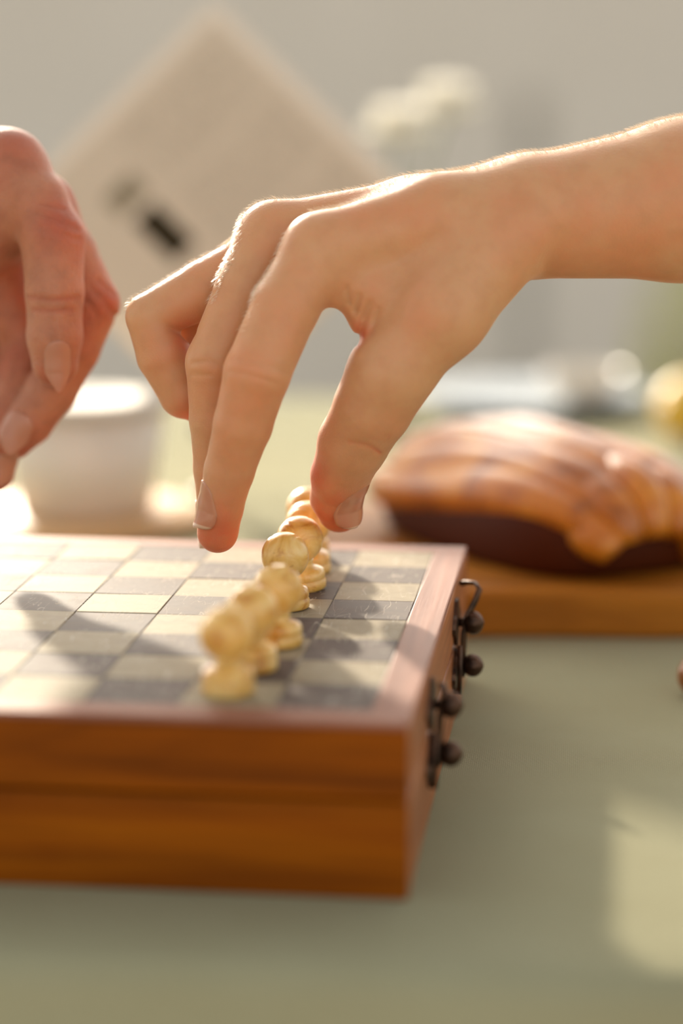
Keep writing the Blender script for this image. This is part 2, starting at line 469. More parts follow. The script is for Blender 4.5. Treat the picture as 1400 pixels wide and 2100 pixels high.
class Solid:
    def __init__(s): s.palm = []; s.fingers = []; s.creases = []; s.kp = .22; s.kj = .06; s.kf = .14
    @staticmethod
    def cone(P, a, b):
        A = np.array(a[:3], np.float32); B = np.array(b[:3], np.float32); AB = B - A
        t = np.clip(((P - A) @ AB) / max(float(AB @ AB), 1e-9), 0, 1)
        return np.linalg.norm(P - A - t[:, None] * AB, axis=1) - (a[3] + t * (b[3] - a[3]))
    @staticmethod
    def smin(a, b, k):
        h = np.maximum(k - np.abs(a - b), 0) / k
        return np.minimum(a, b) - h * h * k * .25
    def chain(s, P, pts, k):
        d = None
        for a, b in zip(pts, pts[1:]):
            c = s.cone(P, a, b)
            d = c if d is None else s.smin(d, c, k)
        return d
    def __call__(s, P):
        P = P.astype(np.float32)
        dp = None
        for ch in s.palm:
            c = s.chain(P, ch, s.kp)
            dp = c if dp is None else s.smin(dp, c, s.kp)
        tot = dp.copy()
        for ch, kj, kf in s.fingers:
            tot = np.minimum(tot, s.smin(dp, s.chain(P, ch, kj), kf))
        for cr in s.creases:
            q = np.array(cr[0]); m = 3 * cr[1]
            near = np.flatnonzero((P[:, 0] > q[:, 0].min() - m) & (P[:, 0] < q[:, 0].max() + m) & (P[:, 1] > q[:, 1].min() - m) & (P[:, 1] < q[:, 1].max() + m) & (np.abs(P[:, 2] - cr[3]) < 1.6 * cr[4]))
            if len(near):
                tot[near] += cr[2] * s.groove(P[near], cr)
        return tot
    @staticmethod
    def groove(P, cr):
            pts, w, dep, zc, zr = cr
            best = None
            for a, b in zip(pts, pts[1:]):
                A = np.array(a, np.float32); B = np.array(b, np.float32); AB = B - A
                q = P[:, :2]
                t = np.clip(((q - A) @ AB) / max(float(AB @ AB), 1e-9), 0, 1)
                dd = np.linalg.norm(q - A - t[:, None] * AB, axis=1)
                best = dd if best is None else np.minimum(best, dd)
            return np.exp(-(best / w) ** 2) * np.exp(-((P[:, 2] - zc) / zr) ** 4)
    def grad(s, P, h=.004):
        g = np.stack([s(P + np.eye(3, dtype=np.float32)[i] * h) - s(P - np.eye(3, dtype=np.float32)[i] * h) for i in range(3)], 1)
        return g / np.maximum(np.linalg.norm(g, axis=1, keepdims=True), 1e-9)
    def project(s, P, it=3):
        K = np.array([[1, -1, -1], [-1, -1, 1], [-1, 1, -1], [1, 1, 1]], np.float32); h = .003
        for _ in range(it):
            D = [s(P + k * h) for k in K]
            g = sum(k * d[:, None] for k, d in zip(K, D))
            g = g / np.maximum(np.linalg.norm(g, axis=1, keepdims=True), 1e-9)
            P = P - g * np.clip(sum(D) / 4, -.06, .06)[:, None]
        return P

def surface_net(f, lo, hi, h):
    n = [int(math.ceil((b - a) / h)) + 1 for a, b in zip(lo, hi)]
    ax = [np.float32(lo[i]) + h * np.arange(n[i], dtype=np.float32) for i in range(3)]
    B = 5                                      # look coarsely first, then only evaluate near the surface
    cs = [a[::B] for a in ax]
    Pc = np.stack(np.meshgrid(*cs, indexing='ij'), -1).reshape(-1, 3)
    Dc = f(Pc).reshape([len(q) for q in cs])
    V = np.repeat(np.repeat(np.repeat(Dc, B, 0), B, 1), B, 2)[:n[0], :n[1], :n[2]].copy()
    near = np.argwhere(np.abs(V) < h * B * 1.9)
    P = np.stack([ax[i][near[:, i]] for i in range(3)], 1)
    out = np.concatenate([f(P[i:i + 300000]) for i in range(0, len(P), 300000)])
    V[tuple(near.T)] = out
    ins = V < 0
    c = [(a, b, d) for a in (0, 1) for b in (0, 1) for d in (0, 1)]
    sl = lambda A, o: A[o[0]:n[0] - 1 + o[0], o[1]:n[1] - 1 + o[1], o[2]:n[2] - 1 + o[2]]
    cnt = sum(sl(ins, o).astype(np.int8) for o in c)
    I = np.argwhere((cnt > 0) & (cnt < 8))
    idx = -np.ones([m - 1 for m in n], np.int64); idx[tuple(I.T)] = np.arange(len(I))
    acc = np.zeros((len(I), 3)); w = np.zeros(len(I))
    for o in c:
        for axis in range(3):
            if o[axis]: continue
            o2 = list(o); o2[axis] = 1
            a = V[I[:, 0] + o[0], I[:, 1] + o[1], I[:, 2] + o[2]]; b = V[I[:, 0] + o2[0], I[:, 1] + o2[1], I[:, 2] + o2[2]]
            m = (a < 0) != (b < 0)
            t = np.where(m, a / np.where(m, a - b, 1), 0)
            p = np.tile(np.array(o, float), (len(I), 1)); p[:, axis] += t
            acc += p * m[:, None]; w += m
    verts = (I + acc / w[:, None]) * h + np.array(lo)
    faces = []
    for axis in range(3):
        u, v = (axis + 1) % 3, (axis + 2) % 3
        s0 = [slice(None)] * 3; s1 = [slice(None)] * 3
        s0[axis] = slice(0, n[axis] - 1); s1[axis] = slice(1, n[axis])
        a, b = ins[tuple(s0)], ins[tuple(s1)]
        E = np.argwhere(a != b)
        E = E[(E[:, u] > 0) & (E[:, v] > 0) & (E[:, u] < n[u] - 1) & (E[:, v] < n[v] - 1)]
        flip = ~a[tuple(E.T)]
        def cell(du, dv):
            q = E.copy(); q[:, u] -= du; q[:, v] -= dv
            return idx[tuple(q.T)]
        Q = np.stack([cell(1, 1), cell(0, 1), cell(0, 0), cell(1, 0)], 1)
        Q[flip] = Q[flip][:, ::-1]
        faces.append(Q)
    return verts, np.concatenate(faces)

def quad_mesh(name, verts, faces):
    me = bpy.data.meshes.new(name)
    me.vertices.add(len(verts)); me.vertices.foreach_set('co', np.asarray(verts, np.float32).ravel())
    me.loops.add(faces.size); me.loops.foreach_set('vertex_index', faces.astype(np.int32).ravel())
    me.polygons.add(len(faces)); me.polygons.foreach_set('loop_start', np.arange(0, faces.size, faces.shape[1], dtype=np.int32))
    me.update(calc_edges=True); me.validate()
    me.polygons.foreach_set('use_smooth', np.ones(len(faces), bool))
    return me

def cam2world(P): return (CAM + np.asarray(P, float) @ ROT.T)

def solid_object(name, f, lo, hi, h, mat, sub=1, flush=()):
    V, Fc = surface_net(f, lo, hi, h)
    me = quad_mesh('tmp', V, Fc)
    if sub:
        o = bpy.data.objects.new('tmp', me); col.objects.link(o)
        md = o.modifiers.new('s', 'SUBSURF'); md.levels = sub; md.render_levels = sub
        dg = bpy.context.evaluated_depsgraph_get(); dg.update()
        me2 = bpy.data.meshes.new_from_object(o.evaluated_get(dg))
        bpy.data.objects.remove(o); bpy.data.meshes.remove(me); me = me2
    n = len(me.vertices); co = np.empty(n * 3, np.float32); me.vertices.foreach_get('co', co)
    P = f.project(co.reshape(-1, 3), 2)
    org = cam2world(P).mean(0)
    W = (cam2world(P) - org) * S
    me.vertices.foreach_set('co', W.astype(np.float32).ravel()); me.update()
    me.name = name
    me.polygons.foreach_set('use_smooth', np.ones(len(me.polygons), bool))
    if flush:
        fl = np.zeros(len(P), np.float32)
        for q in flush: fl = np.maximum(fl, np.exp(-((np.linalg.norm(P - np.array(q[:3]), axis=1) / q[3]) ** 2)))
        for cr in f.creases:
            if cr[1] < .035: fl = np.maximum(fl, .7 * f.groove(P.astype(np.float32), cr))
        me.attributes.new('flush', 'FLOAT', 'POINT').data.foreach_set('value', fl)
    o = link(name, me, mat, None, org)
    return o, org

def nail(parent, org, f, c, along, nrm, w, l, point=0.0, free=.25, lift=.012, mat='nail', tip='nail_tip'):
    """curved nail plate laid on the finger surface; along points to the fingertip"""
    L = np.array(along, float); L /= np.linalg.norm(L)
    N = np.array(nrm, float); N -= L * (N @ L); N /= np.linalg.norm(N)
    T = np.cross(L, N)
    C = np.array(c[:3])
    nu, nv = 17, 25
    P = []
    for j in range(nv):
        v = -1 + 2 * j / (nv - 1)
        # outline: rounded cuticle, straight sides, rounded or pointed free edge
        hw = 1.0
        if v < -.45: hw = math.sqrt(max(0, 1 - ((-.45 - v) / .57) ** 2))
        if v > .2: hw = (1 - point * ((v - .2) / .8)) * math.sqrt(max(0.02, 1 - ((v - .2) / .82) ** (4 if point < .3 else 2.2)))
        for i in range(nu):
            u = -1 + 2 * i / (nu - 1)
            P.append(C + L * v * l + T * u * hw * w + N * .02 - N * (u * hw) ** 2 * w * .35)
    P = np.array(P)
    base = P.copy()
    for _ in range(6):                       # drop onto the skin along the nail normal
        d = f(base); base = base - N * np.clip(d, -.05, .05)[:, None]
    out = []
    for k, (p, b) in enumerate(zip(P, base)):
        v = -1 + 2 * (k // nu) / (nv - 1)
        u = -1 + 2 * (k % nu) / (nu - 1)
        q = b + N * lift * (1 - .6 * u * u)
        # the free edge runs on straight instead of following the fingertip round
        kk = (nv * 6 // 10) * nu + k % nu
        if v > .2:
            ref = base[kk] + N * lift * (1 - .6 * u * u)
            s = p + N * ((ref - P[kk]) @ N)
            q = q if (q - s) @ N > 0 else s * .85 + q * .15
        out.append(q)
    out = np.array(out)
    W = (cam2world(out) - org) * S
    fc = np.array([[j * nu + i, j * nu + i + 1, (j + 1) * nu + i + 1, (j + 1) * nu + i] for j in range(nv - 1) for i in range(nu - 1)])
    me = quad_mesh('fingernail', W, fc)
    # keep faces turned outward
    wn = ROT @ N
    if np.dot(np.array(me.polygons[len(me.polygons) // 2].normal), wn) < 0: me.flip_normals()
    me.materials.append(M[mat]); me.materials.append(M[tip])
    for p in me.polygons:
        if p.index // (nu - 1) > (nv - 1) * (1 - free * .5): p.material_index = 1
    o = link('fingernail', me, None, parent)
    sm = o.modifiers.new('t', 'SOLIDIFY'); sm.thickness = .0003; sm.offset = -1
    return o

def hairs(parent, org, f, V, n, length, keep, dirv, name='arm_hair'):
    """short fine hairs growing from the skin, swept along dirv"""
    V = V[keep(V, None)]
    V = V[rng.permutation(len(V))[:n * 4]]
    G = f.grad(V)
    sel = keep(V, G)
    V, G = V[sel][:n], G[sel][:n]
    D = np.array(dirv, float)
    verts, faces = [], []
    for p, g in zip(V, G):
        d = D + rng.normal(0, .35, 3); d -= g * (d @ g); d /= np.linalg.norm(d) + 1e-9
        ln = length * rng.uniform(.5, 1.3); r = .0024
        t = np.cross(g, d)
        prev = len(verts)
        for s_, rr in ((0, 1), (.5, .8), (1, .12)):
            c = p - g * .005 + (g * (.75 * s_) + d * (.55 * s_ + .5 * s_ * s_)) * ln
            for k in range(3):
                a = 2 * math.pi * k / 3
                verts.append(c + (t * math.cos(a) + g * math.sin(a)) * r * rr)
        for q in (0, 3):
            for k in range(3):
                faces.append((prev + q + k, prev + q + (k + 1) % 3, prev + q + 3 + (k + 1) % 3, prev + q + 3 + k))
    W = (cam2world(np.array(verts)) - org) * S
    me = quad_mesh(name, W, np.array(faces))
    o = link(name, me, M['hair'], parent)
    o['kind'] = 'stuff'
    return o

def crease(f, pts, d, w=5, dep=4, zr=.5):
    f.creases.append(([((x - 700) * d / F_PX, -(y - 1050) * d / F_PX) for x, y in pts], w * d / F_PX, dep * d / F_PX, -d, zr))

def child_arm():
    f = Solid()
    c = cpt
    f.palm = [
        [c(1090, 447, 28.45, 124), c(1400, 411, 28.6, 160), c(1780, 365, 28.8, 200)],      # forearm
        [c(1090, 447, 29.0, 122), c(1400, 411, 29.2, 158), c(1780, 365, 29.4, 196)],
        [c(1080, 440, 28.3, 112), c(900, 455, 28.1, 92), c(655, 512, 27.9, 70)],        # index metacarpal
        [c(1080, 440, 28.7, 115), c(850, 455, 28.6, 88), c(560, 484, 28.6, 66)],        # middle
        [c(1080, 445, 29.1, 110), c(850, 475, 29.1, 86), c(530, 535, 29.15, 62)],       # ring
        [c(1080, 455, 29.5, 95), c(850, 500, 29.6, 80), c(520, 570, 29.7, 54)],         # little
        [c(1020, 500, 28.0, 98), c(905, 640, 27.8, 92), c(800, 765, 27.9, 80)],         # thumb ball
        [c(905, 570, 28.1, 90), c(795, 605, 28.1, 72), c(700, 572, 28.0, 60)],
        [c(790, 610, 28.0, 50), c(750, 658, 28.0, 30)],          # web
        [c(990, 500, 29.4, 90), c(800, 540, 29.4, 66)],                                  # heel of the hand
    ]
    idx = [c(655, 512, 27.9, 70), c(585, 630, 27.72, 69), c(527, 765, 27.6, 68), c(498, 870, 27.8, 60), c(470, 965, 28.05, 51), c(452, 1040, 28.25, 46), c(446, 1092, 28.4, 42)]
    mid = [c(560, 484, 28.6, 66), c(502, 600, 28.5, 63), c(444, 745, 28.45, 63), c(446, 860, 28.65, 57), c(449, 960, 28.9, 52), c(450, 1040, 29.1, 46), c(449, 1085, 29.2, 41)]
    rng_ = [c(530, 535, 29.15, 62), c(420, 594, 29.05, 60), c(306, 650, 29.0, 48), c(336, 728, 29.1, 56), c(378, 806, 29.2, 52), c(405, 815, 29.35, 50), c(440, 790, 29.45, 46)]
    lit = [c(520, 570, 29.7, 54), c(380, 640, 29.75, 50), c(400, 730, 29.8, 48), c(440, 770, 29.8, 44)]
    thb = [c(800, 765, 27.9, 80), c(765, 835, 28.1, 80), c(724, 908, 28.45, 72), c(698, 975, 28.8, 60), c(690, 1020, 29.05, 53), c(696, 1046, 29.2, 46)]
    f.fingers = [(idx, .05, .2), (mid, .05, .2), (rng_, .03, .12), (lit, .03, .12), (thb, .06, .25)]
    for pts, d, w, dep in (
        ([(712, 884), (745, 876), (776, 887), (792, 898)], 28.4, 5, 5), ([(716, 908), (752, 914), (776, 928)], 28.4, 5, 4.5), ([(735, 893), (770, 903)], 28.4, 4, 2),
        ([(757, 628), (744, 660), (730, 705)], 28.0, 8, 5), ([(735, 612), (728, 640)], 28.0, 7, 5), ([(775, 640), (760, 690)], 28.0, 7, 3),
        ([(712, 596), (716, 624)], 28.0, 6, 4),
        ([(480, 738), (530, 746), (585, 764)], 27.4, 7, 2.5), ([(474, 762), (530, 776), (575, 790)], 27.4, 7, 2),
        ([(396, 745), (430, 742), (455, 752)], 28.2, 6, 2.5), ([(394, 768), (430, 770)], 28.2, 6, 2),
        ([(352, 676), (380, 690), (402, 688)], 28.9, 7, 6),
        ([(1120, 540), (1180, 470), (1230, 430)], 28.2, 30, 5)):
        crease(f, pts, d, w, dep)
    lo = ((225 - 700) * 29 / F_PX, -(1150 - 1050) * 29 / F_PX, -30.6); hi = ((2010 - 700) * 29.4 / F_PX, (1050 - 60) * 29 / F_PX, -26.9)
    o, org = solid_object('person', f, lo, hi, .044, M['skin_child'], 1, [c(456, 1095, 28.3, 95), c(690, 1060, 28.9, 90), c(645, 960, 28.7, 70), c(390, 690, 28.8, 40), c(735, 690, 27.8, 30), c(400, 840, 29.2, 50)])
    nail(o, org, f, c(416, 1035, 28.1, 0), (-.22, -1, -.12), (-.94, .1, .34), .19, .29, .1, .2)
    nail(o, org, f, c(408, 1075, 29.15, 0), (-.05, -1, 0), (-1, 0, .15), .22, .30, .1, .3)
    nail(o, org, f, c(718, 1036, 28.9, 0), (.1, -1, -.25), (.62, .1, .78), .25, .29, .1, .15)
    n = len(o.data.vertices); co = np.empty(n * 3, np.float32); o.data.vertices.foreach_get('co', co)
    V = ((co.reshape(-1, 3) / S + org) - CAM) @ ROT
    hi_x = (1450 - 700) * 28.6 / F_PX
    def keep(p, g):                          # only along the upper outline of arm and hand
        top = np.interp(p[:, 0], [-2.7, -1.3, -.9, .9, 2.32, 4.2], [2.5, 3.3, 3.84, 4.1, 4.38, 4.78])
        if g is None: return (p[:, 0] < hi_x) & (p[:, 1] > top - .36)
        return (g[:, 1] > .3) & (g[:, 2] > -.8) & (g[:, 2] < .42)
    hairs(o, org, f, V, 9000, .065, keep, (-.6, -.2, 0))
    def keep_side(p, g):                     # added fuzz shaped to the bright sunlit rim of the first two fingers
        px, py = 700 - p[:, 0] / p[:, 2] * F_PX, 1050 + p[:, 1] / p[:, 2] * F_PX
        edge_i = np.interp(py, [450, 560, 690], [575, 540, 470]); edge_m = np.interp(py, [440, 590, 640], [485, 455, 430])
        if g is None: return ((py > 450) & (py < 690) & (np.abs(px - edge_i) < 26)) | ((py > 440) & (py < 620) & (np.abs(px - edge_m) < 22))
        off = np.minimum(np.abs(px - edge_i) / 12, np.abs(px - edge_m) / 12)
        fade = np.exp(-off ** 2) * np.clip((690 - py) / 190, 0, 1)
        return (g[:, 0] < -.45) & (g[:, 2] < .7) & (rng.uniform(0, 1, len(px)) < fade)
    hairs(o, org, f, V, 2600, .055, keep_side, (-.3, -.8, 0), 'finger_rim_hair')
    tag(o, 'bare arm from the right, fingers reaching down to pinch over the pawns', 'person')
child_arm()

def adult_hand():
    f = Solid(); c = cpt
    f.palm = [
        [c(-1100, -330, 31.4, 215), c(-420, 180, 30.8, 178), c(-220, 330, 30.8, 168), c(-60, 420, 30.7, 150)],
        [c(-60, 400, 30.5, 140), c(15, 350, 30.4, 80)],
        [c(-60, 420, 30.9, 130), c(85, 425, 30.9, 64)],
        [c(-80, 500, 31.1, 120), c(-20, 560, 31.3, 80)],
        [c(-160, 420, 31.2, 140), c(-70, 600, 31.4, 90)],
    ]
    f1 = [c(15, 350, 30.4, 80), c(75, 420, 30.15, 66), c(108, 490, 30.0, 66), c(112, 600, 29.95, 59), c(112, 690, 30.0, 56), c(113, 745, 30.05, 48)]
    f2 = [c(85, 425, 30.9, 64), c(140, 520, 30.85, 58), c(190, 622, 30.8, 55), c(150, 715, 30.85, 54), c(105, 800, 30.9, 52), c(60, 865, 30.9, 48), c(28, 900, 30.9, 42)]
    f3 = [c(-20, 560, 31.3, 70), c(60, 700, 31.3, 50), c(20, 850, 31.2, 50), c(-8, 930, 31.1, 46), c(-12, 968, 31.1, 42)]
    f4 = [c(-70, 600, 31.5, 60), c(-10, 720, 31.5, 48), c(-40, 850, 31.4, 46)]
    f.fingers = [(f1, .07, .2), (f2, .05, .2), (f3, .05, .15), (f4, .05, .15)]
    for pts, d, w, dep in (([(75, 440), (115, 452), (155, 470)], 29.8, 6, 4), ([(80, 470), (120, 482), (160, 492)], 29.8, 5, 3), ([(85, 420), (130, 430)], 29.8, 5, 3),
                           ([(62, 610), (110, 618), (160, 612)], 29.8, 5, 2.5), ([(70, 636), (110, 640), (150, 636)], 29.8, 5, 2),
                           ([(185, 590), (215, 620), (235, 650)], 30.6, 6, 4), ([(200, 575), (232, 605)], 30.6, 5, 3), ([(175, 610), (200, 645)], 30.6, 5, 3), ([(25, 330), (70, 380)], 30.2, 10, 3)):
        crease(f, pts, d, w, dep)
    lo = ((-1340 - 700) * 31.5 / F_PX, -(1040 - 1050) * 31 / F_PX, -33.2); hi = ((270 - 700) * 30.5 / F_PX, (1050 + 570) * 31.5 / F_PX, -29.0)
    o, org = solid_object('person', f, lo, hi, .06, M['skin_adult'], 1, [c(120, 460, 29.7, 55), c(113, 780, 29.8, 50), c(225, 620, 30.5, 50), c(40, 930, 30.7, 60), c(0, 990, 30.9, 60), c(30, 300, 30.2, 60)])
    nail(o, org, f, c(120, 752, 29.75, 0), (.05, -1, -.1), (.25, .1, .95), .17, .33, .6, .1, .014, 'nail_adult', 'nail_adult')
    nail(o, org, f, c(30, 890, 30.6, 0), (-.35, -1, -.1), (.15, .1, .95), .2, .29, .5, .1, .014, 'nail_adult', 'nail_adult')
    nail(o, org, f, c(12, 962, 30.9, 0), (-.25, -1, 0), (.45, .1, .85), .17, .24, .5, .4, .014, 'nail_adult', 'nail_adult')
    tag(o, 'older bare hand with long pointed nails hanging in from the left', 'person')
adult_hand()

# ------------------------------------------------------------------ slab and glazed loaf
def slab():
    a = on_table(950, 1310); b = on_table(1400, 1310)
    yaw = math.atan2(b[1] - a[1], b[0] - a[0])
    bm = box_bm(-2.6, 9.0, 0, 7.5, 0, .72, .1, 3)
    bmesh.ops.subdivide_edges(bm, edges=[e for e in bm.edges if e.calc_length() > 4], cuts=14, use_grid_fill=True)
    for v in bm.verts:
        v.co.y += .05 * math.sin(v.co.x * 1.7) * (1 if v.co.y < 3 else .4)
        v.co.z += .02 * math.sin(v.co.x * 1.1 + v.co.y) * (1 if v.co.z > .4 else 0)
    o = link('serving_board', to_mesh(bm, 'serving_board', False), M['slab_wood'], None, (a[0], a[1], 0.002), (0, 0, yaw))
    tag(o, 'thick rustic wooden serving board under the brown loaf', 'serving board')
slab()

lm = NT('glazed_crust'); v = lm.coord()
n1 = lm.noise(v, 55, 5, 0.6, 0.8)
c1 = lm.ramp(n1, [(0.28, lin(112, 54, 2)), (0.5, lin(186, 106, 6)), (0.72, lin(216, 144, 26))])
lm.set(Base_Color=c1, Roughness=0.45, Normal=lm.bump(n1, 0.3, 0.002), Coat_Weight=0.45, Coat_Roughness=0.3, Subsurface_Weight=0.1, Subsurface_Scale=0.002)
M['crust'] = lm.m
M['crust_dark'] = plain('dark_baked_base', lin(72, 27, 4), 0.6, Specular_IOR_Level=0.15)
def loaf():
    base = on_table(1098, 1112, .72)
    g = empty('braided_loaf', (base[0], base[1], .72)); g.rotation_euler.z = -.95
    L = 3.1
    # baked underside
    bm = bmesh.new()
    bmesh.ops.create_uvsphere(bm, u_segments=40, v_segments=24, radius=1)
    for v in bm.verts:
        q = [math.copysign(abs(c) ** .62, c) for c in v.co]
        v.co = Vector((q[0] * L * .98, q[1] * 1.82, max(q[2], -.6) * .85 + .52))
    link('underside', to_mesh(bm, 'underside'), M['crust_dark'], g)
    ns = 9
    for k in range(ns):
        pts, rad = [], []
        for i in range(41):
            t = -1 + 2 * i / 40
            e = max(0.0, 1 - abs(t) ** 3) ** .5
            th = math.pi * (.11 + .86 * (k + .5) / ns) + .20 * t + .05 * math.sin(3 * t + k)
            th = min(max(th, .02), math.pi - .02)
            ry, rz = 1.75 * (.42 + .58 * e), 1.38 * (.35 + .65 * e)
            pts.append((L * t * (1 - .04 * (k % 2)), -ry * math.cos(th), .27 + (rz - .1) * math.sin(th) ** .8))
            rad.append((.15 + .24 * e) * (1 + .08 * math.sin(5 * t + 2 * k)))
        link('strand', to_mesh(tube_bm(pts, rad, 18), 'strand'), M['crust'], g)
    # strands gathered and folded over at the near end
    for k in range(5):
        a0 = math.pi * (k + .5) / 5
        pts = [(L * (.62 + .42 * math.sin(q)), -1.0 * math.cos(a0) * (1 - .5 * (1 - math.cos(q)) * .5), .3 + 1.15 * math.sin(a0) ** .8 * math.cos(q * .9) + .05) for q in [i / 8 * 1.45 for i in range(9)]]
        link('end_fold', to_mesh(tube_bm(pts, [.22 + .12 * math.sin(math.pi * i / 8) for i in range(9)], 14), 'end_fold'), M['crust'], g)
    tag(g, 'glossy caramel brown braided loaf on the wooden serving board', 'bread')
loaf()

# ------------------------------------------------------------------ things farther back
M['white_ceramic'] = plain('white_ceramic', lin(226, 216, 200), 0.35)
M['cup_lid'] = plain('cup_lid', lin(208, 200, 186), 0.6)
M['blue_ceramic'] = plain('pale_blue_ceramic', lin(132, 142, 150), 0.6)
def cup():
    p = on_table(178, 1074)
    co = link('coaster', to_mesh(lathe_bm([(0, 0), (2.2, 0), (2.28, .08), (2.28, .2), (2.2, .27), (0, .27)], 64), 'coaster'), M['coaster_wood'], None, (p[0], p[1], 0.002))
    tag(co, 'round pale wooden coaster under the white lidded cup', 'coaster')
    g = empty('lidded_cup', (p[0], p[1], .274))
    link('body', to_mesh(lathe_bm([(0, 0), (1.15, 0), (1.22, .05), (1.48, 1.85), (1.42, 1.85), (1.16, .12), (0, .12)], 64), 'body'), M['white_ceramic'], g)
    link('lid', to_mesh(lathe_bm([(0, 1.86), (1.5, 1.86), (1.56, 1.9), (1.56, 2.02), (1.5, 2.08), (1.3, 2.1), (1.2, 2.06), (0, 2.06)], 64), 'lid'), M['cup_lid'], g)
    tag(g, 'small white cup with a flat lid on a coaster behind the board', 'cup')
cup()

def sheet_of_paper():
    m = NT('printed_paper')
    c = m.n('ShaderNodeTexCoord'); sp = m.n('ShaderNodeSeparateXYZ', {0: c.outputs['Generated']})
    x, y = sp.outputs[0], sp.outputs[1]
    def inside(v, a, b): return m.math('MULTIPLY', m.math('GREATER_THAN', v, a), m.math('LESS_THAN', v, b))
    def rect(a, b, e, d): return m.math('MULTIPLY', inside(x, a, b), inside(y, e, d))
    page = rect(.05, .95, .05, .95)
    base = m.mix(page, lin(224, 212, 194), lin(200, 187, 168))
    lines = m.math('LESS_THAN', m.math('FRACT', m.math('MULTIPLY', y, 46)), .42)
    words = m.math('GREATER_THAN', m.noise(m.coord('Generated', scale=(30, 46, 1)), 1.0, 2), .46)
    colm = m.math('ADD', m.math('ADD', rect(.10, .34, .44, .90), rect(.38, .62, .44, .90)), rect(.66, .90, .12, .90))
    text = m.math('MULTIPLY', m.math('MULTIPLY', lines, words), colm)
    base = m.mix(m.math('MULTIPLY', text, .38), base, lin(92, 82, 66))
    base = m.mix(rect(.35, .54, .285, .385), base, lin(48, 40, 22))
    base = m.mix(m.math('MULTIPLY', rect(.22, .31, .27, .40), .65), base, lin(92, 84, 56))
    m.set(Base_Color=base, Roughness=.8, Specular_IOR_Level=.2)
    T = U(465, 22, 46.2); Lc = U(-10, 436, 45.6); Rc = U(900, 448, 46.2)
    ex, ey = Rc - T, T - Lc
    # page axes: x runs down the right edge, y from the left corner up to the top corner
    w, h = np.linalg.norm(ex), np.linalg.norm(ey)
    X = ex / w; Y = ey - X * (ey @ X); Y /= np.linalg.norm(Y); Z = np.cross(X, Y)
    g = empty('folded_paper', Lc)
    g.rotation_euler = Matrix((X, Y, Z)).transposed().to_euler()
    for k in range(2):
        bm = bmesh.new(); n = 20; top = []
        for i in range(n + 1):
            for j in range(n + 1):
                a, b = i / n, j / n
                top.append(bm.verts.new((a * w, b * h, -k * .1 + .10 * math.sin(a * math.pi) - (.0 if k == 0 else .06 * b))))
        for i in range(n):
            for j in range(n):
                q = i * (n + 1) + j
                bm.faces.new((top[q], top[q + n + 1], top[q + n + 2], top[q + 1]))
        o = link('leaf', to_mesh(bm, 'leaf'), m.m, g)
        sm = o.modifiers.new('t', 'SOLIDIFY'); sm.thickness = .0006
    tag(g, 'beige printed card tilted on its corner with a dark printed block', 'card')
    B = Lc + X * w                                            # lowest corner, gripped by a small stand
    st = empty('card_stand', (B[0], B[1], 0.002))
    dm = wood_mat('dark_stand_wood', lin(50, 42, 26), lin(66, 56, 34), lin(80, 68, 44), 2, 1.0)
    link('base', to_mesh(lathe_bm([(0, 0), (.34, 0), (.36, .05), (.34, .14), (.2, .2), (0, .2)], 32), 'base'), dm, st)
    link('post', to_mesh(lathe_bm([(0, .19), (.12, .19), (.09, .5), (.09, B[2] - .35), (.14, B[2] - .25), (0, B[2] - .25)], 20), 'post'), dm, st)
    box('clip', (-.3, .3, -.16, .16, B[2] - .26, B[2] - .01), dm, st, .03)
    tag(st, 'small dark wooden stand under the tilted printed card', 'stand')
sheet_of_paper()

